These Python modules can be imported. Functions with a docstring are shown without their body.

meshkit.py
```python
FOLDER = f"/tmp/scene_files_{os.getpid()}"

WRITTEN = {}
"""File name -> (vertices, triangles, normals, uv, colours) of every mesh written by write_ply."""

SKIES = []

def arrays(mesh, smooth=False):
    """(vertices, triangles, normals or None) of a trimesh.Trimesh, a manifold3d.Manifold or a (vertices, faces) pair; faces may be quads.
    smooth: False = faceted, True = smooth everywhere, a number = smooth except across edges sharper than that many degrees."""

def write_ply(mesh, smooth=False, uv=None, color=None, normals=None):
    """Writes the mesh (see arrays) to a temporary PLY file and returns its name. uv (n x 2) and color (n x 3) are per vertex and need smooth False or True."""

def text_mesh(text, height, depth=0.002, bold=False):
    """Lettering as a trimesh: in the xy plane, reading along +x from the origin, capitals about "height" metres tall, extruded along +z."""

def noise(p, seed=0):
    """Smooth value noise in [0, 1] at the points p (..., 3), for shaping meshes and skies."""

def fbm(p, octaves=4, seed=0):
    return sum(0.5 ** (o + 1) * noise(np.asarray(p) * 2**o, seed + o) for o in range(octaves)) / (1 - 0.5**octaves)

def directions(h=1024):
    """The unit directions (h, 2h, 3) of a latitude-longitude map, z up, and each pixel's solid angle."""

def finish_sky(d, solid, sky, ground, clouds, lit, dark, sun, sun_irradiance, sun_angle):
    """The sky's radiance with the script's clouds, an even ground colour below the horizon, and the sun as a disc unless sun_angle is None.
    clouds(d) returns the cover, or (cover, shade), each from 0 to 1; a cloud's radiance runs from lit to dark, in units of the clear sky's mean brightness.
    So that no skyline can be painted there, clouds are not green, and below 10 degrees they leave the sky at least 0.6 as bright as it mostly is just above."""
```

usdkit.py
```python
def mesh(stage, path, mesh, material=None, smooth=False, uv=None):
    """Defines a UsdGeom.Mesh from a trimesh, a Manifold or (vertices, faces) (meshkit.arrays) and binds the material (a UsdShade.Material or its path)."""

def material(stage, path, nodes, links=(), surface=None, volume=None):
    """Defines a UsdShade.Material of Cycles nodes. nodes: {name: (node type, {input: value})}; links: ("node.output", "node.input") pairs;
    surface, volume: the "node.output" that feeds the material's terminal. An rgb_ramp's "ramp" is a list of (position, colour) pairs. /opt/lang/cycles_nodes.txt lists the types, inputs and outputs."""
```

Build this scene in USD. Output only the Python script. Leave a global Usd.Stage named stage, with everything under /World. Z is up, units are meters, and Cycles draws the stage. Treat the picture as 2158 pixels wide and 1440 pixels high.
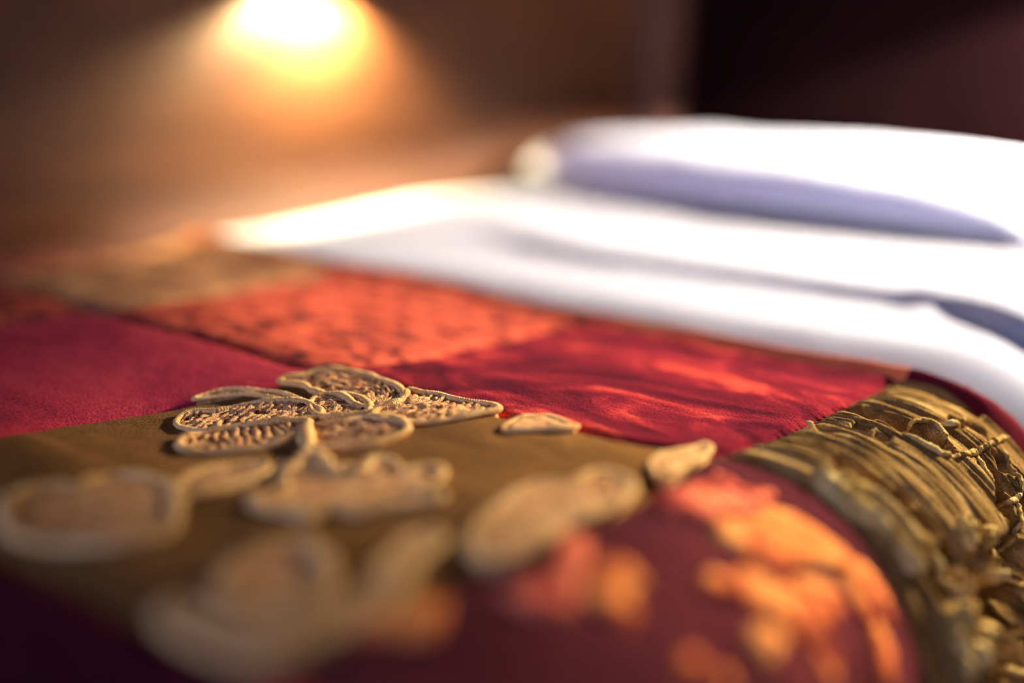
import math
import numpy as np
from scipy.interpolate import RBFInterpolator, splprep, splev
from scipy.spatial import Delaunay
from shapely.geometry import Polygon, Point
import shapely
import trimesh
import manifold3d
import meshkit, usdkit
from pxr import Usd, UsdGeom, UsdLux, UsdShade, Gf, Sdf

stage = Usd.Stage.CreateInMemory()
UsdGeom.SetStageUpAxis(stage, "Z")
UsdGeom.SetStageMetersPerUnit(stage, 1.0)
UsdGeom.Xform.Define(stage, "/World")
UsdGeom.Scope.Define(stage, "/World/Looks")

# ------------------------------------------------------------------ camera, lights, exposure
S = 0.26          # side of one bedspread patch in metres
ZB = 0.58         # height of the bed's top above the floor
CAM_YAW, CAM_PITCH, CAM_ROLL = 0.67, 0.2148, 0.0289
CAM_POS = (1.9232 * S, -1.7597 * S, 0.6265 * S + ZB)
FOCUS = 0.602
F_STOP = 1.1
EXPOSURE = 0.0
KEY_CUT = 0.0395            # rim of the unseen lamp's shade below its bulb; dims foreground and left wall
KEY_LAMP = 530000.0          # radiance of the unseen lamp, out of view right, placed to light the bed
GLOW_LAMP = 56000.0         # radiance of the unseen bulb above the view, placed to light the left wall
UNSEEN_WINDOW = 9.5              # bluish source out of view behind the camera, placed to light the pillow's front
KEY_COLOR = (1.0, 0.89, 0.73)
GLOW_COLOR = (1.0, 0.81, 0.42)
UNSEEN_WINDOW_COLOR = (0.36, 0.47, 1.0)

cam = UsdGeom.Camera.Define(stage, "/World/camera")
cam.CreateHorizontalApertureAttr(36.0)
cam.CreateVerticalApertureAttr(36.0 * 1440 / 2158)
cam.CreateFocalLengthAttr(36.0 * 2396.2 / 2158)
cam.CreateClippingRangeAttr((0.02, 100.0))
cam.CreateFStopAttr(F_STOP)
cam.CreateFocusDistanceAttr(FOCUS)
cam.CreateExposureAttr(EXPOSURE)
_f = np.array([-math.sin(CAM_YAW) * math.cos(CAM_PITCH), math.cos(CAM_YAW) * math.cos(CAM_PITCH), -math.sin(CAM_PITCH)])
_r0 = np.array([math.cos(CAM_YAW), math.sin(CAM_YAW), 0.0])
_u0 = np.cross(_r0, _f)
_r = math.cos(CAM_ROLL) * _r0 + math.sin(CAM_ROLL) * _u0
_u = -math.sin(CAM_ROLL) * _r0 + math.cos(CAM_ROLL) * _u0
cam.AddTransformOp().Set(Gf.Matrix4d(*[float(x) for row in ((*_r, 0), (*_u, 0), (*(-_f), 0), (*CAM_POS, 1)) for x in row]))

win = UsdLux.RectLight.Define(stage, "/World/unseen_window_light")  # unseen source behind the camera, lights the pillow front and the shadows
win.CreateWidthAttr(1.3)
win.CreateHeightAttr(1.1)
win.CreateIntensityAttr(UNSEEN_WINDOW)
win.CreateColorAttr(Gf.Vec3f(*UNSEEN_WINDOW_COLOR))
win.CreateNormalizeAttr(False)
win.AddTranslateOp().Set(Gf.Vec3d(0.35, -2.30, 1.06))
win.AddRotateXYZOp().Set(Gf.Vec3f(90, 0, 0))

# ------------------------------------------------------------------ the cloth's shape
V0, VR = 1.05, 0.40      # right-hand roll-over of the bed edge (patch units)
L0, LR = -1.85, 0.22     # left-hand roll-over, at the wall


def sm(a, b, x):
    t = np.clip((np.asarray(x, float) - a) / (b - a), 0, 1)
    return t * t * (3 - 2 * t)


def gs(u, w, u0, w0, su, sw):
    return np.exp(-((u - u0) / su) ** 2 - ((w - w0) / sw) ** 2)


def top_relief(u, w):
    """Broad rise and fall of the padded bedspread, along its normal."""
    u, w = np.asarray(u, float), np.asarray(w, float)
    p = np.stack([u * 1.7 + 3.1, w * 1.7 + 7.7, 0 * u], -1)
    z = 0.022 * (meshkit.fbm(p, 3, 5) - 0.5)
    z = z + 0.035 * sm(0.70, 0.98, u) * sm(1.25, 0.9, w)           # the edge rides up on the duvet below it
    z = z + 0.048 * gs(u, w, -0.02, -0.60, 0.33, 0.50)           # swell under the crimson patch on the left
    z = z + 0.020 * gs(u, w, -0.40, 0.95, 0.42, 0.45)
    z = z - 0.055 * gs(u, w, -0.52, 0.02, 0.32, 0.42)
    return z


def roll(u, w, h, v0=V0, vr=VR, l0=L0, lr=LR):
    """Lays the flat cloth (u towards the pillow, w across, h off the cloth) over the bed's two long edges: (u, v, z)."""
    u, w, h = np.broadcast_arrays(np.asarray(u, float), np.asarray(w, float), np.asarray(h, float))
    a = np.clip((w - v0) / vr, 0, math.pi / 2)
    b = np.clip((l0 - w) / lr, 0, math.pi / 2)
    dr = np.maximum(0, w - v0 - vr * math.pi / 2)
    dl = np.maximum(0, l0 - w - lr * math.pi / 2)
    v = np.clip(w, l0, v0) + vr * np.sin(a) - lr * np.sin(b)
    z = -vr * (1 - np.cos(a)) - lr * (1 - np.cos(b)) - dr - dl
    return np.stack([u, v + h * (np.sin(a) - np.sin(b)), z + h * np.minimum(np.cos(a), np.cos(b))], -1)


def side_folds(u, w):
    """Gathers that run down over the bed's right-hand edge."""
    u, w = np.asarray(u, float), np.asarray(w, float)
    d = 0
    for (ua, wa, ub, wb, dep, wid) in TRENCHES:
        du, dw = ub - ua, wb - wa
        L2 = du * du + dw * dw
        t = ((u - ua) * du + (w - wa) * dw) / L2
        tc = np.clip(t, 0, 1)
        dist = np.hypot(u - ua - tc * du, w - wa - tc * dw)
        d = d - dep * np.exp(-(dist / (1.35 * wid)) ** 2) * sm(0, 0.25, np.minimum(t, 1 - t) + 0.12)
    return d * sm(1.0, 1.07, w)


def pleats(u, w):
    u, w = np.asarray(u, float), np.asarray(w, float)
    bend = 0.10 * (meshkit.fbm(np.stack([u * 2, w * 1.5, 0 * u], -1), 3, 21) - 0.5)
    n1 = meshkit.noise(np.stack([(u + bend) * 17, w * 1.6, 0 * u], -1), 22)
    n2 = meshkit.noise(np.stack([(u + bend) * 41, w * 3.0, 0 * u], -1), 23)
    a = sm(1.0, 1.12, w) * (0.45 + 0.55 * sm(1.2, 1.7, w))
    edge = sm(0.0, 0.05, u)
    r1 = 1 - np.abs(2 * n1 - 1)
    r2 = 1 - np.abs(2 * n2 - 1)
    n3 = meshkit.noise(np.stack([(u + 0.6 * bend) * 78, w * 4.5, 0 * u], -1), 24)
    top = a * (0.024 * (r1 - 0.45) + 0.014 * (r2 - 0.5)) * edge + sm(1.0, 1.03, w) * (0.4 + 0.6 * sm(1.5, 1.1, w)) * 0.0075 * (1 - np.abs(2 * n3 - 1) - 0.5) * edge
    top = top * (1 + 1.1 * sm(1.35, 1.6, w))
    low = sm(1.15, 1.6, w) * (1 - edge) * 0.034 * (meshkit.noise(np.stack([(u + 1.5 * bend) * 9, w * 0.8, 0 * u], -1), 31) - 0.5)
    return top + low


def cloth_h(u, w):
    return top_relief(u, w) + pleats(u, w) + side_folds(u, w)


def cloth(u, w, off=0.0):
    return roll(u, w, cloth_h(u, w) + off)


def cloth_normal(u, w, e=0.004):
    du = cloth(u + e, w) - cloth(u - e, w)
    dw = cloth(u, w + e) - cloth(u, w - e)
    n = np.cross(du, dw)
    return n / (np.linalg.norm(n, axis=-1, keepdims=True) + 1e-12)


def world(p):
    p = np.asarray(p, float)
    return np.stack([p[..., 1] * S, p[..., 0] * S, p[..., 2] * S + ZB], -1)

# What was measured on the cloth: patch-seam warp (ideal u, w, real u, w), trenches (u, w, u, w, depth, width), applique outlines in (u, w)
WARP = [[.0,.0,-.058,.058],[.0,1.0,.008,1.0],[1.0,1.0,.842,1.024],[1.0,.0,.842,.172],[.0,-1.0,-.142,-.752],[1.0,-1.0,.896,-.944],[-1.0,1.0,-1.018,1.036],[.0,-.467,-.112,-.32],
    [.0,-.674,-.142,-.488],[.0,-.237,-.088,-.134],[.0,-.081,-.082,-.008],[.0,.35,-.07,.388],[.0,.541,-.076,.568],[.0,.726,-.064,.742],[.0,.879,-.058,.886],[.88,.0,.734,.1],
    [.687,.0,.56,.088],[.42,.0,.32,.094],[.2,.0,.122,.106],[.971,-1.0,.866,-.956],[.451,-1.0,.326,-.86],[.11,-1.0,-.028,-.686],[.683,1.0,.578,1.024],[.396,1.0,.338,1.024],
    [.158,1.0,.14,1.018],[-.146,1.0,-.142,1.018],[-.339,1.0,-.34,1.042],[-.503,1.0,-.508,1.048],[-.684,1.0,-.694,1.03],[-.877,1.0,-.892,1.018],[1.0,-.64,.902,-.542],
    [1.0,-.242,.836,-.098],[1.0,.423,.83,.532],[1.0,.732,.83,.796],[-.114,.0,-.172,.034],[-.228,.0,-.286,-.014],[-.288,.0,-.346,-.056],[-.39,.0,-.448,-.098],
    [-.528,.0,-.586,-.134],[-.684,.0,-.742,-.11],[-1.0,.898,-1.036,.934],[-1.0,.772,-1.048,.808],[-1.0,.616,-1.048,.652],[-1.0,.466,-1.06,.502],[-.078,-1.0,-.22,-.806],
    [-.204,-1.0,-.346,-.866],[.0,-1.438,-.034,-1.19],[.0,-1.78,.002,-1.532],[.0,1.126,.008,1.126],[.0,1.264,.008,1.264],[.0,1.366,-.016,1.366],[.0,1.444,-.028,1.444],
    [.0,1.54,-.04,1.54],[1.0,1.114,.848,1.138],[1.0,1.21,.836,1.234],[1.0,1.306,.812,1.33],[1.0,-1.396,.944,-1.34],[-3.5,-3.0,-3.62,-3.0],[-3.5,-2.0,-3.62,-2.0],
    [-3.5,-1.0,-3.62,-1.0],[-3.5,.0,-3.62,.0],[-3.5,1.0,-3.62,1.0],[-3.5,2.0,-3.62,2.0],[-3.5,3.0,-3.62,3.0],[-2.0,-3.0,-2.12,-3.0],[-2.0,-2.0,-2.12,-2.0],
    [-2.0,-1.0,-2.12,-1.0],[-2.0,.0,-2.12,.0],[-2.0,1.0,-2.12,1.0],[-2.0,2.0,-2.12,2.0],[-2.0,3.0,-2.12,3.0],[2.5,-3.0,2.36,-3.0],[2.5,-2.0,2.36,-2.0],[2.5,-1.0,2.36,-1.0],
    [2.5,.0,2.36,.0],[2.5,1.0,2.36,1.0],[2.5,2.0,2.36,2.0],[2.5,3.0,2.36,3.0],[-1.0,-3.0,-1.08,-3.0],[.0,-3.0,-.08,-3.0],[1.0,-3.0,.92,-3.0],[-1.0,3.0,-1.08,3.0],
    [.0,3.0,-.08,3.0],[1.0,3.0,.92,3.0]]
TRENCHES = [[.788,1.036,.782,1.138,.045,.014],[.776,1.138,.8,1.234,.045,.015],[.518,1.03,.488,1.066,.03,.01],[.512,1.06,.47,1.138,.11,.02],[.446,1.138,.524,1.162,.11,.022],
    [.47,1.18,.536,1.24,.095,.022],[.164,1.156,.194,1.258,.045,.016],[.188,1.258,.218,1.3,.03,.014],[.386,1.102,.38,1.138,.022,.01],[.374,1.15,.38,1.18,.022,.01],
    [.65,1.204,.656,1.24,.03,.012],[.686,1.234,.71,1.276,.02,.014],[.308,1.042,.278,1.126,.016,.012],[.704,.97,.656,1.078,.016,.012],[.518,1.378,.548,1.42,.09,.022],
    [.302,1.51,.2,1.558,.13,.03],[.23,1.582,.242,1.648,.11,.026],[.32,1.588,.296,1.642,.09,.02],[.278,1.456,.224,1.48,.07,.014],[.218,1.396,.158,1.45,.09,.016],
    [.278,1.432,.272,1.45,.04,.012],[.536,1.456,.344,1.462,.03,.01],[.116,1.414,.104,1.462,.04,.018],[.134,1.378,.116,1.444,.02,.02],[.572,1.36,.584,1.384,.03,.015],
    [.668,1.324,.638,1.366,.03,.016],[.494,1.462,.314,1.552,.07,.016]]
SIDE_CORDS = [([[.422,1.186],[.428,1.216],[.422,1.24],[.446,1.264],[.542,1.282],[.596,1.3],[.734,1.3],[.782,1.312]],.008),([[.596,1.3],[.554,1.336],[.542,1.372],[.626,1.408]],.008),
    ([[.59,1.204],[.632,1.228],[.698,1.222]],.008),([[.704,1.318],[.674,1.36],[.626,1.408]],.007),([[.506,1.384],[.458,1.444],[.374,1.522],[.32,1.576]],.006),([[.608,1.408],
    [.488,1.48],[.368,1.534]],.006),([[.128,1.336],[.14,1.378],[.146,1.414],[.14,1.456]],.01),([[.32,1.03],[.308,1.048],[.308,1.06]],.009),([[.476,1.174],[.536,1.174],
    [.584,1.192],[.566,1.222],[.536,1.246],[.482,1.24],[.44,1.216],[.44,1.192]],.006)]
SIDE_LEAVES = [[[.272,1.372],[.338,1.366],[.35,1.384],[.332,1.408],[.272,1.426],[.254,1.42],[.248,1.396]],[[.344,1.408],[.38,1.402],[.404,1.414],[.392,1.432],[.332,1.45],[.326,1.438]],
    [[.29,1.468],[.326,1.474],[.362,1.492],[.314,1.498],[.278,1.504],[.266,1.48]],[[.218,1.42],[.248,1.426],[.2,1.45],[.164,1.474],[.128,1.474],[.17,1.444]],[[.074,1.468],
    [.11,1.474],[.146,1.486],[.122,1.51],[.068,1.546],[.038,1.54],[.044,1.504]],[[.17,1.48],[.188,1.48],[.206,1.51],[.188,1.516],[.17,1.51]],[[.152,1.522],[.188,1.528],
    [.194,1.54],[.152,1.564],[.11,1.57],[.074,1.582],[.044,1.57],[.05,1.54],[.098,1.534]],[[.356,1.564],[.386,1.582],[.35,1.612],[.368,1.666],[.32,1.678],[.26,1.618],
    [.32,1.618]],[[.416,1.534],[.476,1.54],[.446,1.57],[.404,1.582],[.386,1.552]],[[.056,1.15],[.098,1.186],[.122,1.264],[.122,1.336],[.104,1.39],[.086,1.408],[.032,1.384],
    [.044,1.324],[.02,1.27],[.014,1.216]]]
BLOBS = [[[-.298,1.066],[-.208,1.078],[-.106,1.066],[-.136,1.102],[-.142,1.126],[-.082,1.144],[-.154,1.174],[-.19,1.168],[-.232,1.168],[-.25,1.168],[-.274,1.15],[-.292,1.15],
    [-.328,1.132],[-.322,1.096]],[[-.19,1.168],[-.154,1.186],[-.136,1.216],[-.112,1.258],[-.1,1.3],[-.076,1.342],[-.076,1.39],[-.082,1.426],[-.112,1.426],[-.118,1.384],
    [-.13,1.336],[-.136,1.312],[-.178,1.312],[-.19,1.3],[-.232,1.294],[-.25,1.276],[-.286,1.258],[-.316,1.24],[-.334,1.216],[-.316,1.174],[-.286,1.156],[-.25,1.18]],
    [[-.466,1.24],[-.418,1.234],[-.358,1.24],[-.34,1.27],[-.304,1.294],[-.274,1.318],[-.268,1.348],[-.328,1.372],[-.37,1.354],[-.364,1.324],[-.4,1.3],[-.424,1.27]],
    [[-.292,1.288],[-.244,1.3],[-.208,1.342],[-.238,1.366],[-.286,1.372],[-.262,1.33]],[[-.136,1.318],[-.124,1.348],[-.136,1.39],[-.154,1.414],[-.172,1.402],[-.172,1.36]],
    [[-.31,1.36],[-.262,1.36],[-.298,1.402],[-.328,1.432],[-.37,1.42],[-.346,1.39]],[[-.172,1.378],[-.148,1.42],[-.166,1.456],[-.19,1.486],[-.226,1.474],[-.202,1.432]],
    [[-.454,1.324],[-.406,1.33],[-.436,1.36],[-.472,1.354]],[[-.61,1.306],[-.574,1.3],[-.538,1.318],[-.538,1.342],[-.58,1.336],[-.61,1.318]],[[-.574,1.06],[-.532,1.054],
    [-.544,1.084],[-.634,1.15],[-.658,1.162],[-.682,1.162],[-.742,1.12],[-.724,1.096],[-.694,1.096],[-.658,1.114],[-.622,1.096]],[[-.574,1.132],[-.538,1.138],[-.532,1.162],
    [-.592,1.198],[-.622,1.228],[-.646,1.228],[-.646,1.198],[-.628,1.174]],[[-.868,1.024],[-.838,1.042],[-.79,1.036],[-.796,1.06],[-.832,1.09],[-.874,1.084],[-.898,1.054]]]
PETALS = [([[-.454,.04],[-.412,-.002],[-.4,-.002],[-.382,.022],[-.37,.046],[-.346,.046],[-.316,.064],[-.298,.094],[-.262,.13],[-.25,.19],[-.268,.25],[-.292,.286],[-.31,.268],
    [-.334,.238],[-.364,.214],[-.394,.19],[-.424,.154],[-.454,.118],[-.472,.088],[-.466,.058]],.006,.008),([[-.394,.19],[-.37,.22],[-.34,.244],[-.322,.28],[-.364,.316],
    [-.388,.334],[-.43,.352],[-.472,.346],[-.508,.334],[-.532,.298],[-.562,.292],[-.574,.25],[-.562,.202],[-.526,.154],[-.496,.136],[-.466,.142],[-.43,.16]],.006,.011),
    ([[-.376,.334],[-.346,.31],[-.328,.34],[-.304,.37],[-.256,.382],[-.256,.436],[-.256,.478],[-.28,.514],[-.322,.532],[-.352,.532],[-.394,.526],[-.43,.52],[-.448,.49],
    [-.454,.454],[-.442,.412]],.006,.011),([[-.082,.322],[-.082,.37],[-.07,.4],[-.076,.448],[-.076,.502],[-.058,.52],[-.076,.562],[-.094,.568],[-.118,.556],[-.154,.544],
    [-.208,.538],[-.238,.514],[-.25,.484],[-.256,.436],[-.262,.4],[-.226,.364],[-.184,.364],[-.136,.358]],.006,.0098),([[-.19,.04],[-.16,.028],[-.154,.052],[-.112,.058],
    [-.082,.07],[-.064,.1],[-.064,.136],[-.058,.19],[-.064,.232],[-.088,.286],[-.094,.322],[-.136,.352],[-.178,.37],[-.208,.346],[-.208,.292],[-.19,.232],[-.19,.196],
    [-.202,.16],[-.178,.1],[-.196,.07]],.006,.0094),([[-.214,.184],[-.19,.196],[-.172,.25],[-.178,.274],[-.214,.34],[-.244,.358],[-.256,.328],[-.298,.31],[-.286,.268]],
    .006,.008),([[-.358,-.05],[-.322,-.056],[-.286,-.038],[-.262,-.002],[-.244,.04],[-.238,.094],[-.238,.172],[-.256,.16],[-.262,.076],[-.28,.022],[-.304,-.014],
    [-.334,-.038]],.008,.0065),([[-.982,.364],[-.928,.304],[-.862,.298],[-.862,.352],[-.802,.31],[-.754,.34],[-.748,.4],[-.796,.514],[-.85,.592],[-.898,.622],[-.934,.61],
    [-.97,.58],[-1.006,.55],[-1.024,.496],[-1.012,.43]],.01,.0125),([[-.694,.586],[-.646,.592],[-.58,.526],[-.544,.544],[-.55,.586],[-.508,.574],[-.52,.634],[-.454,.598],
    [-.442,.634],[-.484,.694],[-.43,.7],[-.436,.73],[-.49,.76],[-.532,.742],[-.52,.802],[-.526,.826],[-.568,.808],[-.616,.772],[-.658,.754],[-.646,.7],[-.706,.718],
    [-.706,.676],[-.724,.64]],.01,.011),([[-.94,.826],[-.892,.79],[-.844,.778],[-.79,.772],[-.79,.82],[-.832,.892],[-.88,.94],[-.916,.946],[-.946,.934],[-.964,.88]],
    .01,.015)]
LEAVES = [([[-.76,.472],[-.724,.43],[-.664,.394],[-.604,.394],[-.562,.418],[-.568,.466],[-.616,.484],[-.694,.502],[-.754,.496]],.01,.01),([[-1.036,.832],[-1.006,.826],[-1.0,.874],
    [-.994,.94],[-.964,.97],[-.904,.97],[-.85,.976],[-.796,.982],[-.748,.97],[-.808,1.006],[-.892,1.018],[-.964,1.018],[-1.024,1.006],[-1.048,.94],[-1.054,.886]],.012,.012),
    ([[-.808,.958],[-.754,.922],[-.7,.904],[-.646,.898],[-.652,.934],[-.688,.952],[-.73,.952],[-.778,.97]],.012,.01),([[-.184,.658],[-.118,.64],[-.064,.64],[-.052,.676],
    [-.07,.712],[-.07,.748],[-.112,.754],[-.118,.73],[-.148,.7],[-.184,.682]],.006,.007),([[-.664,1.0],[-.634,.976],[-.556,.928],[-.49,.91],[-.466,.916],[-.418,.898],
    [-.37,.916],[-.358,.946],[-.304,.934],[-.268,.958],[-.31,1.018],[-.352,1.042],[-.43,1.042],[-.514,1.042],[-.598,1.048],[-.652,1.042],[-.676,1.024]],.01,.011),
    ([[-.196,.982],[-.124,.97],[-.058,.97],[-.004,.976],[.008,.988],[-.04,1.006],[-.142,1.018],[-.226,1.03],[-.214,1.012]],.008,.009)]
STEMS = [([[-.328,.292],[-.412,.376],[-.478,.46],[-.538,.502],[-.586,.52],[-.628,.526]],.016),([[-.466,.454],[-.52,.55],[-.55,.628]],.015),([[-.568,.466],[-.538,.466],
    [-.526,.484]],.013),([[-.796,.514],[-.748,.49]],.012)]

_warp_a = np.array(WARP, float)
_warp = RBFInterpolator(_warp_a[:, :2], _warp_a[:, 2:] - _warp_a[:, :2], kernel="thin_plate_spline", smoothing=0.002)


def seam_warp(u, w):
    q = np.stack([np.ravel(u), np.ravel(w)], -1).astype(float)
    q = q + _warp(q)
    return q[:, 0].reshape(np.shape(u)), q[:, 1].reshape(np.shape(u))


# ------------------------------------------------------------------ materials
def looks(name, nodes, links, surface="p.BSDF"):
    return usdkit.material(stage, "/World/Looks/" + name, nodes, links, surface=surface)


def cloth_look(name, ramp, scale=(14, 14, 14), detail=3, grain=0.35, grain_scale=700, bump=0.6, sheen=0.015, sheen_tint=(1, .6, .6), distortion=0.6, rough=0.9, rot=0.0):
    """A napped cloth: broad mottling through a colour ramp, fine grain over it and a bump of the pile."""
    return looks(name, {
        "g": ("geometry", {}),
        "m": ("mapping", {"scale": scale, "rotation": (0, 0, rot)}),
        "n": ("noise_texture", {"scale": 1.0, "detail": detail, "roughness": 0.62, "distortion": distortion}),
        "r": ("rgb_ramp", {"ramp": ramp}),
        "f": ("noise_texture", {"scale": grain_scale, "detail": 2.0, "roughness": 0.6}),
        "fr": ("map_range", {"from_min": 0.3, "from_max": 0.7, "to_min": 1 - grain, "to_max": 1 + 0.6 * grain, "clamp": True}),
        "mul": ("vector_math", {"math_type": "scale"}),
        "b": ("bump", {"strength": bump, "distance": 0.0012}),
        "p": ("principled_bsdf", {"roughness": rough, "sheen_weight": sheen, "sheen_roughness": 0.5, "sheen_tint": sheen_tint, "specular_ior_level": 0.0}),
    }, [("g.position", "m.vector"), ("m.vector", "n.vector"), ("n.fac", "r.fac"), ("g.position", "f.vector"), ("f.fac", "fr.value"),
        ("r.color", "mul.vector1"), ("fr.result", "mul.scale"), ("mul.vector", "p.base_color"), ("f.fac", "b.height"), ("b.normal", "p.normal")])


CRIMSON = cloth_look("crimson_chenille", [(0.36, (.075, .006, .013)), (0.50, (.165, .011, .020)), (0.58, (.28, .020, .026)), (0.67, (.66, .070, .040))], scale=(9, 15, 10), grain=0.55, distortion=1.4)
CRIMSON_SOFT = cloth_look("crimson_velvet", [(0.3, (.25, .020, .036)), (0.5, (.40, .032, .048)), (0.7, (.52, .050, .058))], scale=(7, 16, 10), grain=0.45)
CORAL = cloth_look("coral_jacquard", [(0.36, (.045, .016, .018)), (0.43, (.22, .036, .022)), (0.49, (.48, .068, .036)), (0.66, (.64, .125, .055))], scale=(50, 72, 50), detail=3, grain=0.35)
OLIVE = cloth_look("olive_velvet", [(0.3, (.120, .054, .016)), (0.5, (.185, .082, .022)), (0.7, (.29, .130, .036))], scale=(9, 22, 12), grain=0.35, sheen_tint=(1, .8, .5))
OLIVE_FOLD = cloth_look("olive_crushed_velvet", [(0.34, (.13, .068, .020)), (0.5, (.27, .150, .042)), (0.68, (.48, .29, .095))], scale=(30, 90, 30), grain=0.6, grain_scale=1100, bump=0.45, sheen_tint=(1, .8, .5))
OLIVE_FAR = cloth_look("olive_brocade", [(0.34, (.12, .050, .026)), (0.5, (.33, .145, .062)), (0.66, (.50, .25, .11))], scale=(12, 26, 12), grain=0.3, sheen_tint=(1, .8, .5))
PLUM = cloth_look("plum_velvet", [(0.3, (.055, .010, .014)), (0.5, (.10, .019, .021)), (0.7, (.17, .032, .030))], scale=(6, 9, 8), grain=0.3)
PLUM_DARK = cloth_look("dark_plum_velvet", [(0.3, (.05, .007, .018)), (0.5, (.085, .010, .022)), (0.7, (.15, .018, .030))], scale=(6, 9, 8), grain=0.3)
ORANGE = cloth_look("orange_chenille", [(0.36, (.20, .035, .025)), (0.43, (.72, .15, .04)), (0.52, (.88, .27, .06)), (0.7, (.94, .42, .11))], scale=(44, 44, 44), grain=0.4)
BIND_ORANGE = cloth_look("orange_binding", [(0.3, (.66, .11, .045)), (0.5, (.85, .19, .065)), (0.7, (.92, .28, .09))], scale=(20, 20, 20), grain=0.2)
BIND_RED = cloth_look("crimson_binding", [(0.3, (.085, .008, .013)), (0.7, (.13, .012, .018))], scale=(12, 12, 12), grain=0.2)
CORD = cloth_look("peach_cord", [(0.3, (.68, .36, .115)), (0.5, (.84, .48, .165)), (0.7, (.94, .60, .24))], scale=(60, 60, 60), grain=0.35, grain_scale=1400, bump=0.5, sheen_tint=(1, .9, .7))
FILL = cloth_look("peach_stitch_fill", [(0.34, (.12, .05, .025)), (0.41, (.53, .24, .085)), (0.53, (.85, .47, .18)), (0.67, (.82, .29, .12))], scale=(120, 120, 120), detail=4, grain=0.6, grain_scale=1300, bump=1.0, sheen_tint=(1, .9, .7))
STRAW = cloth_look("straw_cord", [(0.36, (.28, .16, .04)), (0.5, (.56, .36, .105)), (0.66, (.76, .54, .20))], scale=(80, 80, 80), grain=0.5, grain_scale=1300, bump=0.8, sheen_tint=(1, .9, .6))
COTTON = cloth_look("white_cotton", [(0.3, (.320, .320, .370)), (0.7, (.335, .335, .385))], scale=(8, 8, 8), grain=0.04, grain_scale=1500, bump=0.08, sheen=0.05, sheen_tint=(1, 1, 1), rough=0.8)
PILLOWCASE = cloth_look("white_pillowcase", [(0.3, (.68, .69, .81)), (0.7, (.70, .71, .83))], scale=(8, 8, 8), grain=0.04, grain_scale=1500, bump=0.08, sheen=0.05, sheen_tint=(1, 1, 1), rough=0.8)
TICKING = cloth_look("grey_ticking", [(0.3, (.45, .45, .46)), (0.7, (.52, .52, .53))], grain=0.1, bump=0.1, sheen=0.0)


def wood_look(name, ramp, rough, scale, spec=0.3):
    return looks(name, {
        "g": ("geometry", {}), "m": ("mapping", {"scale": scale}),
        "n": ("noise_texture", {"scale": 1.0, "detail": 5.0, "roughness": 0.6, "distortion": 0.8}),
        "r": ("rgb_ramp", {"ramp": ramp}),
        "b": ("bump", {"strength": 0.15, "distance": 0.002}),
        "p": ("principled_bsdf", {"roughness": rough, "specular_ior_level": spec}),
    }, [("g.position", "m.vector"), ("m.vector", "n.vector"), ("n.fac", "r.fac"), ("r.color", "p.base_color"), ("n.fac", "b.height"), ("b.normal", "p.normal")])


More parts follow.
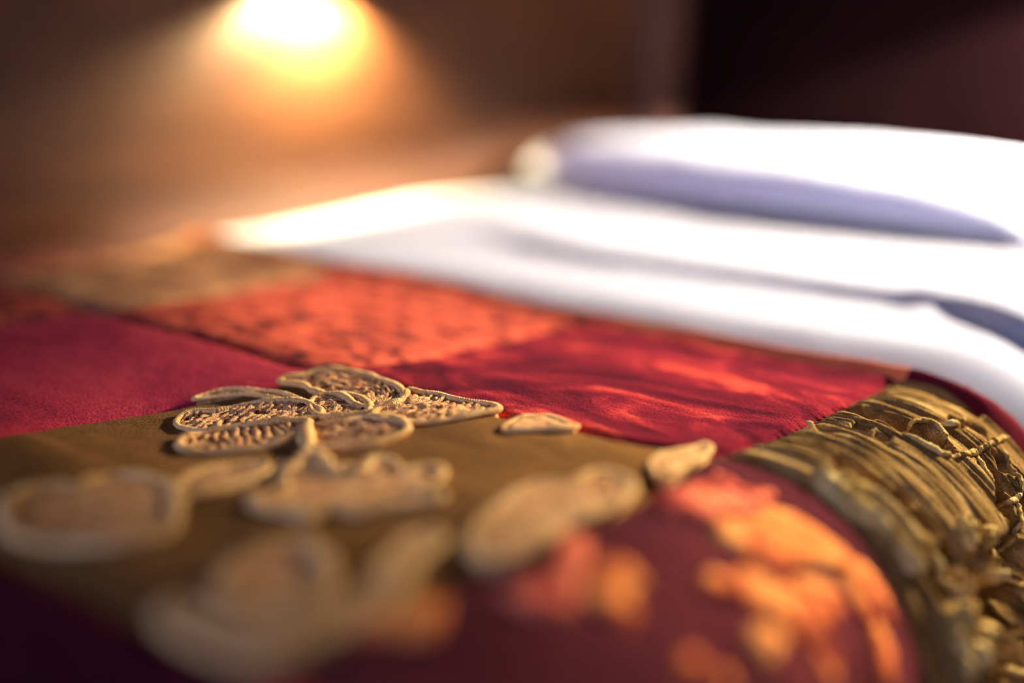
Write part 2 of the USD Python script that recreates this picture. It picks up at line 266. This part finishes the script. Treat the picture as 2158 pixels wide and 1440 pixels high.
WOOD_WALL = wood_look("brown_wood_wall", [(0.3, (.055, .0195, .0080)), (0.5, (.075, .0265, .0105)), (0.7, (.096, .036, .014))], 0.42, (3, 3, 22))
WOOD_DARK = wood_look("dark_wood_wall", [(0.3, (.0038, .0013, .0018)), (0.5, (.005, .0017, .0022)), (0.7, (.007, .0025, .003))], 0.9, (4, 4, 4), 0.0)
WOOD_POST = wood_look("brown_wood_post", [(0.3, (.06, .024, .018)), (0.7, (.10, .040, .028))], 0.5, (20, 20, 2))
WOOD_FLOOR = wood_look("floor_boards", [(0.3, (.10, .045, .022)), (0.7, (.18, .085, .042))], 0.5, (3, 20, 3))
PLASTER = looks("plaster", {"p": ("principled_bsdf", {"base_color": (.34, .30, .30), "roughness": 0.9})}, [])
BRASS = looks("aged_brass", {"p": ("principled_bsdf", {"base_color": (.55, .36, .13), "metallic": 1.0, "roughness": 0.35})}, [])
BRASS_DARK = looks("dark_brass", {"p": ("principled_bsdf", {"base_color": (.10, .07, .04), "roughness": 0.6})}, [])
PAINT = looks("window_paint", {"p": ("principled_bsdf", {"base_color": (.55, .55, .56), "roughness": 0.5})}, [])


def glow_look(name, color, strength):
    return looks(name, {"e": ("emission", {"color": color, "strength": strength})}, [], surface="e.emission")


# ------------------------------------------------------------------ scene-tree helpers
_taken = {}


def numbered(parent, name):
    n = _taken.get((parent, name), 0)
    _taken[(parent, name)] = n + 1
    return f"{parent}/{name}" + (f"_{n:03d}" if n else "")


def tell(prim, label=None, category=None, group=None, kind=None):
    for k, v in (("label", label), ("category", category), ("group", group), ("kind", kind)):
        if v:
            prim.SetCustomDataByKey(k, v)
    return prim


def thing(name, at, label=None, category=None, group=None, kind=None):
    x = UsdGeom.Xform.Define(stage, numbered("/World", name))
    x.AddTranslateOp().Set(Gf.Vec3d(*map(float, at)))
    tell(x.GetPrim(), label, category, group, kind)
    return [str(x.GetPath()), np.array(at, float)]


def obj(name, mesh, mat, parent=None, smooth=30, **said):
    """One Mesh of the scene. The geometry comes in room coordinates and is stored relative to its thing."""
    root, at = parent if parent else ("/World", np.zeros(3))
    path = numbered(root, name)
    v, f, n = meshkit.arrays(mesh, smooth)
    m = usdkit.mesh(stage, path, (v - at, f), mat, smooth=False)
    if n is not None:
        m.CreateNormalsAttr([Gf.Vec3f(*map(float, r)) for r in n] if len(n) < 10 else __import__("pxr").Vt.Vec3fArray.FromNumpy(n.astype(np.float32)))
        m.SetNormalsInterpolation("vertex")
    tell(m.GetPrim(), **said)
    return [path, at]


def box(x0, x1, y0, y1, z0, z1):
    return trimesh.creation.box(bounds=[(x0, y0, z0), (x1, y1, z1)])


def rbox(x0, x1, y0, y1, z0, z1, r=0.01, n=8):
    s = manifold3d.Manifold.sphere(r, n)
    pts = [(x, y, z) for x in (x0 + r, x1 - r) for y in (y0 + r, y1 - r) for z in (z0 + r, z1 - r)]
    return manifold3d.Manifold.batch_hull([s.translate(p) for p in pts])


def lathe(profile, at, n=48, axis="z"):
    m = trimesh.creation.revolve(np.array(profile, float), sections=n)
    if axis == "x":
        m.apply_transform(trimesh.transformations.rotation_matrix(math.pi / 2, [0, 1, 0]))
    if axis == "-y":
        m.apply_transform(trimesh.transformations.rotation_matrix(math.pi / 2, [1, 0, 0]))
    m.apply_translation(at)
    return m


def grid(P):
    """Quads over a (n, m, 3) array of points."""
    n, m = P.shape[:2]
    i = np.arange(n * m).reshape(n, m)
    f = np.stack([i[:-1, :-1], i[:-1, 1:], i[1:, 1:], i[1:, :-1]], -1).reshape(-1, 4)[:, ::-1]
    return P.reshape(-1, 3), np.vstack([f[:, [0, 1, 2]], f[:, [0, 2, 3]]])


def rope(q, radius, step, closed, seed, lift=0.55, pitch=0.0056, ridge=0.34, sides=9, taper=False, ride=0.004):
    """A satin-stitched cord along the (u, w) points q, laid on the cloth; radius and step in patch units."""
    q = np.asarray(q, float)
    if closed:
        q = np.vstack([q, q[:1]])
    keep = np.r_[True, np.hypot(*np.diff(q, axis=0).T) > 1e-5]
    q = q[keep]
    k = min(3, len(q) - 1)
    tck, _ = splprep(q.T, s=len(q) * 0.0045 ** 2, per=closed, k=k)
    t = np.linspace(0, 1, 600)
    c = np.array(splev(t, tck)).T
    l = np.r_[0, np.cumsum(np.hypot(*np.diff(c, axis=0).T))]
    n = max(12, int(l[-1] / step))
    ll = np.linspace(0, l[-1], n + 1)[: n if closed else n + 1]
    c = np.stack([np.interp(ll, l, c[:, k]) for k in (0, 1)], -1)
    nrm = cloth_normal(c[:, 0], c[:, 1], 0.012)
    base = cloth(c[:, 0], c[:, 1], ride)
    jig = meshkit.noise(np.stack([ll * 30, ll * 0 + seed, ll * 0], -1), seed)
    rr = radius * (0.62 + 0.45 * jig)
    if taper:
        rr = rr * np.clip(np.minimum(ll, ll[-1] - ll) / (radius * 4) + 0.25, 0, 1)
    ctr = base + nrm * (lift * rr)[:, None]
    tan = np.roll(ctr, -1, 0) - np.roll(ctr, 1, 0) if closed else np.gradient(ctr, axis=0)
    tan /= np.linalg.norm(tan, axis=1, keepdims=True) + 1e-12
    sid = np.cross(tan, nrm)
    sid /= np.linalg.norm(sid, axis=1, keepdims=True) + 1e-12
    phi = np.arange(sides) / sides * 2 * math.pi
    ph = ll[:, None] / pitch + 0.35 * np.cos(phi)[None] + 0.5 * jig[:, None]
    hair = meshkit.noise(np.stack([ll[:, None] * 420 + 0 * phi[None], 3 * np.cos(phi)[None] + 0 * ll[:, None], 3 * np.sin(phi)[None] + 0 * ll[:, None]], -1), seed + 7)
    r = rr[:, None] * (1 + ridge * (np.abs(np.sin(math.pi * ph)) - 0.6) + 0.5 * ridge * (hair - 0.5))
    P = ctr[:, None] + r[..., None] * (np.cos(phi)[None, :, None] * sid[:, None] + 0.8 * np.sin(phi)[None, :, None] * nrm[:, None])
    if closed:
        P = np.concatenate([P, P[:1]], 0)
    P = np.concatenate([P, P[:, :1]], 1)
    v, f = grid(world(P))
    m = trimesh.Trimesh(v, f, process=True)
    if m.volume < 0:
        m.invert()
    return m


def smooth_outline(q, n=160, ragged=0.0, seed=0):
    q = np.vstack([q, q[:1]])
    q = q[np.r_[True, np.hypot(*np.diff(np.asarray(q, float), axis=0).T) > 1e-5]]
    tck, _ = splprep(np.asarray(q, float).T, s=len(q) * 0.004 ** 2, per=True)
    o = np.array(splev(np.linspace(0, 1, n, endpoint=False), tck)).T
    if ragged:
        z3 = np.stack([o[:, 0] * 26, o[:, 1] * 26, np.full(n, seed * 1.7)], -1)
        o = o + 2 * ragged * (np.stack([meshkit.fbm(z3, 3, seed), meshkit.fbm(z3 + 9.3, 3, seed)], -1) - 0.5)
    return o


def pad(q, step, height, seed, rough=0.006, round_edge=0.02, freq=60, grow=0.0, ride=0.004, stitch=None, ragged=0.0):
    """A raised piece of stitched cloth with the outline q, standing on the bedspread."""
    o = smooth_outline(np.asarray(q, float), 260 if ragged else 160, ragged, seed)
    poly = Polygon(o).buffer(grow)
    if poly.geom_type != "Polygon":
        poly = max(poly.geoms, key=lambda g: g.area)
    L = poly.length
    rim = np.array([poly.exterior.interpolate(d).coords[0] for d in np.arange(0, L, step)])
    a, b, c, d = poly.bounds
    X, Y = np.meshgrid(np.arange(a, c, step), np.arange(b, d, step), indexing="ij")
    X = X + (np.arange(X.shape[1]) % 2)[None] * step * 0.5
    inner = poly.buffer(-0.55 * step)
    pts = np.stack([X.ravel(), Y.ravel()], -1)
    pts = pts[shapely.contains_xy(inner, pts[:, 0], pts[:, 1])]
    pts = np.vstack([rim, pts])
    tri = Delaunay(pts).simplices
    cc = pts[tri].mean(1)
    tri = tri[shapely.contains_xy(poly, cc[:, 0], cc[:, 1])]
    e1, e2 = pts[tri[:, 1]] - pts[tri[:, 0]], pts[tri[:, 2]] - pts[tri[:, 0]]
    area = e1[:, 0] * e2[:, 1] - e1[:, 1] * e2[:, 0]
    tri = tri[np.abs(area) > 1e-9]
    area = area[np.abs(area) > 1e-9]
    tri[area > 0] = tri[area > 0][:, ::-1]       # (u, w) is left-handed seen from above
    dist = shapely.distance(poly.exterior, shapely.points(pts))
    z3 = np.stack([pts[:, 0] * freq, pts[:, 1] * freq, np.full(len(pts), seed * 3.7)], -1)
    h = height * np.sqrt(np.clip(dist / round_edge, 0, 1)) + rough * (meshkit.fbm(z3, 3, seed) - 0.4) * np.clip(dist / step, 0, 1)
    if stitch:
        (su, sw, amp, pit) = stitch
        ph = np.arctan2(pts[:, 1] - sw, pts[:, 0] - su) * 5.0 + np.hypot(pts[:, 0] - su, pts[:, 1] - sw) / pit
        ph = ph + 1.6 * meshkit.noise(z3 * 0.35, seed + 3)
        h = h + amp * (np.abs(np.sin(math.pi * ph)) - 0.5) * np.clip(dist / (2 * step), 0, 1)
    h = np.where(dist < 1e-7, -0.014 - 0.5 * max(0, ride - 0.004), h) + ride
    return trimesh.Trimesh(world(cloth(pts[:, 0], pts[:, 1], h)), tri, process=False)


# ------------------------------------------------------------------ the room
XL, YB = -2.25 * S, 5.1 * S          # faces of the left wall and of the wall behind the pillow
XR, YF, ZC = 2.10, -2.40, 2.45
obj("floor", box(XL - .1, XR + .1, YF - .1, YB + .1, -0.1, 0), WOOD_FLOOR, kind="structure")
obj("ceiling", box(XL - .1, XR + .1, YF - .1, YB + .1, ZC, ZC + .1), PLASTER, kind="structure")
obj("wall_left", box(XL - .1, XL, YF - .1, YB + .1, 0, ZC), WOOD_WALL, kind="structure", label="brown satin wood wall lit by the unseen wall lamp")
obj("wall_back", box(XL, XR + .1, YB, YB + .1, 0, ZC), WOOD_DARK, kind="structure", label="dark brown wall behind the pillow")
obj("wall_right", box(XR, XR + .1, YF - .1, YB, 0, ZC), PLASTER, kind="structure")
wall = thing("wall_front", (0.35, YF, 0), kind="structure")
for part in (box(XL, -0.30, YF - .1, YF, 0, ZC), box(1.00, XR, YF - .1, YF, 0, ZC), box(-0.30, 1.00, YF - .1, YF, 0, 0.50), box(-0.30, 1.00, YF - .1, YF, 1.62, ZC)):
    obj("panel", part, PLASTER, wall)
window = thing("window_1", (0.35, YF, 0.50), kind="structure")  # out of view behind the camera, placed for the bluish light
for part in (box(-0.30, -0.25, YF - .08, YF + .01, 0.50, 1.62), box(0.95, 1.00, YF - .08, YF + .01, 0.50, 1.62), box(-0.25, 0.95, YF - .08, YF + .01, 0.50, 0.55), box(-0.25, 0.95, YF - .08, YF + .01, 1.57, 1.62)):
    obj("frame", part, PAINT, window)
obj("sill", rbox(-0.36, 1.06, YF - .02, YF + .08, 0.46, 0.50), PAINT, window)
obj("trim_1", rbox(XL, XL + 0.045, YB - 0.10, YB - 0.012, 0, ZC, 0.006), WOOD_POST, kind="structure", label="upright brown wooden post in the corner of the room")
obj("trim_2", rbox(XL + 0.012, XL + 0.10, YB - 0.012, YB, 0, ZC, 0.004), WOOD_DARK, kind="structure", label="dark upright board beside the corner post")

# ------------------------------------------------------------------ lamps


def wall_washer(at, gap, glow, label):
    """A small unseen bulb close to the left wall; its half-round brass cover, open below, keeps light off the bed; AT is the bulb's centre, GAP its distance from the wall."""
    at = np.array(at, float)
    foot = at - np.array([gap, 0, 0])
    t = thing("unseen_wall_lamp", foot + np.array([0, 0, -LOW_RIM]), label, "lamp")  # unseen lamp just above the view, only its glow shows on the wall
    a = np.linspace(-math.pi / 2 + 1e-4, math.pi / 2 - 1e-4, 61)

    def half(ra, rb, z):
        return np.stack([foot[0] + rb * np.cos(a), foot[1] + ra * np.sin(a), at[2] + z + 0 * a], -1)
    rim = -LOW_RIM * (0.58 + 0.42 * np.cos(a))
    rows = [half(0.044, 0.0220, 0.050), half(0.056, 0.0225, rim), half(0.058, 0.0245, rim), half(0.046, 0.024, 0.052)]
    m = trimesh.Trimesh(*grid(np.array(rows + rows[:1])), process=True)
    m.fix_normals()
    obj("cover", m, BRASS_DARK, t)
    cap = Polygon([(0.024 * math.cos(x), 0.046 * math.sin(x)) for x in a])
    c = trimesh.creation.extrude_polygon(cap, 0.004)
    c.apply_translation(foot + np.array([0, 0, 0.050]))
    obj("top_cap", c, BRASS_DARK, t)
    obj("socket", lathe([(0, 0.050), (0.009, 0.050), (0.009, 0.014), (0.006, 0.008), (0, 0.008)], at, 24), BRASS, t)
    g = trimesh.creation.icosphere(3, 0.009)
    g.apply_translation(at)
    obj("bulb", g, glow, t, smooth=True)
    return t


LOW_RIM = 0.032
wall_washer((XL + 0.0115, 1.92 * S, ZB + 1.11 * S), 0.0115, glow_look("warm_bulb_glow", GLOW_COLOR, GLOW_LAMP), "unseen half-round brass wall lamp above the view that throws the warm glow down the brown wall")


def shaded_lamp(at, wall_gap, glow, label):
    """An unseen bulb placed to light the bed, under a brass bell shade on a wall arm; AT is the bulb's centre."""
    at = np.array(at, float)
    foot = at + np.array([0, wall_gap, 0.06])
    t = thing("unseen_lamp", foot, label, "lamp")  # unseen lamp, out of view to the right, lights bed and pillow
    obj("backplate", lathe([(0, 0), (0.040, 0), (0.043, 0.004), (0.036, 0.010), (0, 0.012)], foot, 40, "-y"), BRASS, t)
    s = manifold3d.Manifold.sphere(0.007, 16)
    top = at + np.array([0, 0, 0.085])
    arm = [foot, foot + np.array([0, -0.03, 0.01]), top + np.array([0, 0.03, 0.02]), top]
    obj("arm", sum((manifold3d.Manifold.batch_hull([s.translate(tuple(a)), s.translate(tuple(b))]) for a, b in zip(arm[:-1], arm[1:])), manifold3d.Manifold()), BRASS, t)
    rim = KEY_CUT
    prof = [(0, 0.090), (0.022, 0.088), (0.030, 0.075), (0.060, 0.045), (0.100, 0.004), (0.120, -rim), (0.1185, -rim), (0.098, 0.003), (0.058, 0.043), (0.028, 0.073), (0.020, 0.084), (0, 0.086)]
    obj("shade", lathe(prof, at, 64), BRASS_DARK, t)  # unseen shade, its rim keeps light off the foreground and left wall
    g = trimesh.creation.icosphere(3, 0.004)
    g.apply_translation(at)
    obj("bulb", g, glow, t, smooth=True)
    return t


shaded_lamp((1.80 * S, YB - 0.16, ZB + 1.75 * S), 0.16, glow_look("bright_bulb_glow", KEY_COLOR, KEY_LAMP), "unseen brass lamp with bell shade, out of view right of the pillow, placed to light the bed")

# ------------------------------------------------------------------ the bed under the covers
bed = thing("bed_frame", (-0.08, 0.30, 0), "wooden bed frame hidden beneath the patchwork bedspread", "bed")
bx0, bx1, by0, by1 = -1.80 * S, 1.12 * S, -3.35 * S, 4.95 * S
obj("base", rbox(bx0, bx1, by0, by1, 0.20, 0.30, 0.01), WOOD_DARK, bed)
for x in (bx0 + 0.02, bx1 - 0.09):
    for y in (by0 + 0.02, by1 - 0.09):
        obj("leg", rbox(x, x + 0.07, y, y + 0.07, 0, 0.205, 0.006), WOOD_DARK, bed)
obj("mattress", rbox(bx0, bx1, by0, by1, 0.301, ZB - 0.078, 0.05, 20), TICKING, label="thick mattress on the bed frame under bedspread and duvet", category="mattress")

# ------------------------------------------------------------------ white duvet


def duvet_h(u, w):
    ub = 1.66 - 0.32 * sm(0.75, 1.25, w) + 0.10 * sm(-0.3, -1.2, w)
    z = -0.125 + 0.065 * sm(0.68, 0.84, u) + 0.090 * sm(0.80, 1.15, u)
    z = z + 0.012 * sm(ub, 3.0, u)
    z = z + 0.075 * sm(1.15, 2.45, u) * sm(-0.5, -1.7, w)
    z = z - 0.07 * sm(0.9, 1.0, w) * sm(0.90, 0.82, u)
    step = 0.036 * sm(-1.5, -0.7, w) + 0.020 * sm(0.6, 1.1, w)
    z = z + step * sm(ub, ub + 0.10, u) - 0.012 * np.exp(-((u - ub + 0.03) / 0.07) ** 2) * sm(-1.5, -0.7, w)
    crease = np.exp(-((w - 0.80 + 0.35 * (u - ub)) / 0.045) ** 2) * sm(ub - 0.25, ub, u) * sm(ub + 0.18, ub + 0.05, u)
    z = z + 0.014 * crease
    z = z + 0.016 * (meshkit.fbm(np.stack([u * 1.3, w * 1.9, 0 * u], -1), 3, 9) - 0.5)
    return z


U, Wd = np.meshgrid(np.linspace(0.55, 4.98, 300), np.linspace(-2.35, 2.3, 260), indexing="ij")
Pt = roll(U, Wd, duvet_h(U, Wd), V0 - 0.02, VR, -1.86, 0.18)
Pb = roll(U, Wd, duvet_h(U, Wd) - 0.05, V0 - 0.02, VR, -1.86, 0.18)


def closed_shell(top, bottom):
    v1, f1 = grid(top)
    v2, f2 = grid(bottom)
    n, m = top.shape[:2]
    i = np.arange(n * m).reshape(n, m)
    ring = np.concatenate([i[0, :-1], i[:-1, -1], i[-1, :0:-1], i[:0:-1, 0]])
    nxt = np.roll(ring, -1)
    k = n * m
    side = np.vstack([np.stack([ring, nxt, nxt + k], -1), np.stack([ring, nxt + k, ring + k], -1)])
    mesh = trimesh.Trimesh(np.vstack([v1, v2]), np.vstack([f1, f2[:, ::-1] + k, side]), process=False)
    mesh.fix_normals()
    return mesh


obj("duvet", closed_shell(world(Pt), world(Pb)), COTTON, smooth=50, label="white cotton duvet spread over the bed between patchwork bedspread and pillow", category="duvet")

# ------------------------------------------------------------------ pillow
PA, PB, PT = 1.57, 0.86, 0.285
PC, PR, PZ = np.array([3.84, -0.51]), math.atan(0.17), 0.175     # centre (u, v), turn, height of its mid plane


def pillow_surface(side, n=150):
    a = np.linspace(-1, 1, n)
    a = np.sign(a) * (1 - (1 - np.abs(a)) ** 1.6)
    X, Y = np.meshgrid(a, a, indexing="ij")
    t = np.clip((1 - np.abs(X) ** 5.0), 0, 1) ** 0.50 * np.clip((1 - np.abs(Y) ** 5.0), 0, 1) ** 0.48
    pinch = 1 - 0.06 * (X ** 2) * (Y ** 2) * 1.5
    wob = 0.03 * (meshkit.fbm(np.stack([X * 2.2 + 5, Y * 2.0, 0 * X], -1), 3, 17) - 0.5)
    rise = 0.035 * np.clip(-X, 0, 1) ** 2 + 0.045 * np.clip(-X - 0.55, 0, 1) - 0.02 * np.clip(X, 0, 1) ** 2
    h = PT * (0.84 if side > 0 else -0.24) * t + wob * t * (side > 0) + rise
    h = h - 0.08 * (X > 0) * X ** 2 * t * (side > 0)
    lv, lu = X * PA * pinch, Y * PB * pinch * (1 - 0.04 * X ** 2)
    v = PC[1] + lv * math.cos(PR) + lu * math.sin(PR)
    u = PC[0] - lv * math.sin(PR) + lu * math.cos(PR)
    return np.stack([u, v, np.maximum(PZ + h, duvet_h(u, np.clip(v, -1.8, 1.0)) + (0.010 if side < 0 else 0.016))], -1)


pil = thing("pillow", world(np.array([PC[0], PC[1], PZ - PT * 0.42])), "plump white pillow lying on the duvet against the dark wall", "pillow")
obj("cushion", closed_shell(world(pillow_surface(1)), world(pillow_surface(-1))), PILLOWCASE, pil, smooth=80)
_b = pillow_surface(1)
_edge = np.concatenate([_b[:-1, 0], _b[-1, :-1], _b[:0:-1, -1], _b[0, :0:-1]])


def tube(path, r, sides=8, closed=True):
    path = np.asarray(path, float)
    tan = np.roll(path, -1, 0) - np.roll(path, 1, 0)
    tan /= np.linalg.norm(tan, axis=1, keepdims=True)
    up = np.array([0, 0, 1.0])
    sid = np.cross(tan, up)
    sid /= np.linalg.norm(sid, axis=1, keepdims=True) + 1e-12
    nn = np.cross(sid, tan)
    phi = np.arange(sides) / sides * 2 * math.pi
    P = path[:, None] + r * (np.cos(phi)[None, :, None] * sid[:, None] + np.sin(phi)[None, :, None] * nn[:, None])
    P = np.concatenate([P, P[:1]], 0)
    P = np.concatenate([P, P[:, :1]], 1)
    m = trimesh.Trimesh(*grid(P), process=True)
    m.fix_normals()
    return m


obj("piping", tube(world(_edge), 0.0035), PILLOWCASE, pil, smooth=True)

# ------------------------------------------------------------------ patchwork bedspread
spread = thing("bedspread", (-0.08, -0.30, 0.12), "red, coral and olive patchwork bedspread with embroidered flowers on the bed", "bedspread")
CORAL_FLOWER = cloth_look("coral_chenille", [(0.36, (.20, .03, .03)), (0.43, (.62, .10, .05)), (0.52, (.78, .17, .08)), (0.7, (.86, .30, .11))], scale=(44, 44, 44), grain=0.4)
KINDS = {(0, -1): CORAL, (0, 0): CRIMSON, (0, 1): OLIVE_FOLD, (-1, -1): CRIMSON_SOFT, (-1, 0): OLIVE, (-1, 1): PLUM, (0, -2): OLIVE_FAR, (-1, -2): CORAL,
         (-2, 0): PLUM_DARK, (0, -3): PLUM_DARK, (-1, -3): PLUM_DARK, (-2, -3): PLUM_DARK, (-2, 1): CRIMSON_SOFT, (-2, -1): OLIVE}
CYCLE = {0: CORAL, 1: CRIMSON_SOFT, 2: OLIVE}
FINE = {(0, 0): (390, 130), (-1, 0): (130, 130), (0, 1): (390, 260), (-1, -1): (130, 130), (-1, 1): (130, 260), (0, -1): (130, 130)}
SAY = {(0, 1): "gathered olive velvet patch with straw lace on the bed's edge", (-1, 0): "olive velvet patch with a peach embroidered flower",
       (-1, 1): "plum patch with orange flower shapes", (0, 0): "mottled crimson patch next to the white duvet", (-1, -1): "plain crimson patch at the left", (0, -1): "coral patch with dark flecks"}
patches = {}
LINING = cloth_look("maroon_lining", [(0.3, (.05, .012, .018)), (0.7, (.08, .018, .024))], grain=0.1)
_u, _w = np.meshgrid(np.linspace(-2.98, 0.99, 200), np.linspace(-2.95, 2.97, 300), indexing="ij")
_u, _w = seam_warp(_u, _w)
obj("lining", grid(world(cloth(_u, _w, -0.030))), LINING, spread, smooth=True)
for i in (-3, -2, -1, 0):
    for j in (-3, -2, -1, 0, 1, 2):
        nu, nw = FINE.get((i, j), (44, 44))
        a, b = np.meshgrid(np.linspace(0, 1, nu + 1), np.linspace(0, 1, nw + 1), indexing="ij")
        # finer rows along the seams, for the groove
        u, w = seam_warp(i + a, j + b)
        d = np.minimum(np.minimum(a, 1 - a), np.minimum(b, 1 - b))
        puff = 0.004 * (1 - (2 * a - 1) ** 4) * (1 - (2 * b - 1) ** 4) - 0.014 * np.exp(-(d / 0.018) ** 2)
        fine = 0.004 * (meshkit.fbm(np.stack([u * 22, w * 22, 0 * u], -1), 3, 40 + i * 7 + j) - 0.5)
        P = world(cloth(u, w, puff + fine))
        mat = KINDS.get((i, j), CYCLE[(j - i + 1) % 3])
        patches[(i, j)] = obj("patch", grid(P), mat, spread, smooth=True, label=SAY.get((i, j)))


def binding(w0, w1, width, mat, label):
    n = max(12, int((w1 - w0) / 0.012))
    ww = np.linspace(w0, w1, n)
    wid = np.broadcast_to(np.asarray(width(ww) if callable(width) else width, float), ww.shape)
    t = np.linspace(0, 1, 11)
    rows = []
    for k in t:
        wob = (0.006 + 0.02 * (w0 > 1)) * (0.3 + 0.7 * (k < 0.3)) * (meshkit.noise(np.stack([ww * 9, 0 * ww + k, 0 * ww], -1), 61) - 0.5)
        u, w = seam_warp(1.0 + 0 * ww, ww)
        h = (-0.026 + 0.040 * math.sin(math.pi * min(1, k * 1.12)) ** 0.7 if k < 0.9 else -0.016) + (0.03 * (k - 0.5) if k < 0.5 else 0)
        rows.append(cloth(u + (k - 0.30) * wid * 1.25 + wob, w, h))
    obj("binding", grid(world(np.array(rows))), mat, spread, smooth=True, label=label)


binding(-2.9, 1.02, 0.055, BIND_ORANGE, "orange bound edge of the bedspread")
binding(1.02, 3.0, lambda w: 0.05 + 0.09 * sm(1.02, 1.25, w), BIND_RED, "dark red bound edge of the bedspread")

flower_patch, fold_patch, plum_patch = patches[(-1, 0)], patches[(0, 1)], patches[(-1, 1)]
for k, (q, step, r) in enumerate(PETALS):
    obj("petal", pad(q, 0.0045 if step < 0.008 else step, 0.001 if step < 0.008 else 0.004, 100 + k, 0.014 if step < 0.008 else 0.008, 0.02, 80, ragged=0.006, stitch=(-0.21, 0.30, 0.007, 0.020) if step < 0.008 else None), FILL, flower_patch, smooth=True)
    obj("petal_cord", rope(q, r, 0.0010 if step < 0.008 else 0.004, True, 100 + k), CORD, flower_patch, smooth=True)
for k, (q, step, r) in enumerate(LEAVES):
    obj("leaf", pad(q, step, 0.007, 130 + k, 0.008, 0.02, 60), FILL, flower_patch, smooth=True)
    obj("leaf_cord", rope(q, r, 0.0010 if step < 0.008 else 0.004, True, 130 + k), CORD, flower_patch, smooth=True)
for k, (q, r) in enumerate(STEMS):
    obj("stem", rope(q, r, 0.003, False, 150 + k, taper=True), CORD, flower_patch, smooth=True)
for k, q in enumerate(BLOBS):
    obj("flower_shape", pad(q, 0.010, 0.005, 170 + k, 0.010, 0.02, 40, 0.010, ragged=0.03), CORAL_FLOWER if k in (0, 9) else ORANGE, plum_patch, smooth=True)
for k, q in enumerate(SIDE_LEAVES):
    obj("lace_leaf", pad(q, 0.0035, 0.010, 190 + k, 0.016, 0.016, 130, ride=0.004 if k == 9 else 0.010, ragged=0.014, stitch=(q[0][0], q[0][1], 0.006, 0.011)), STRAW, fold_patch, smooth=True)
for k, (q, r) in enumerate(SIDE_CORDS):
    obj("lace_cord", rope(q, r, 0.0016, False, 210 + k, taper=True, ridge=0.35), STRAW, fold_patch, smooth=True)
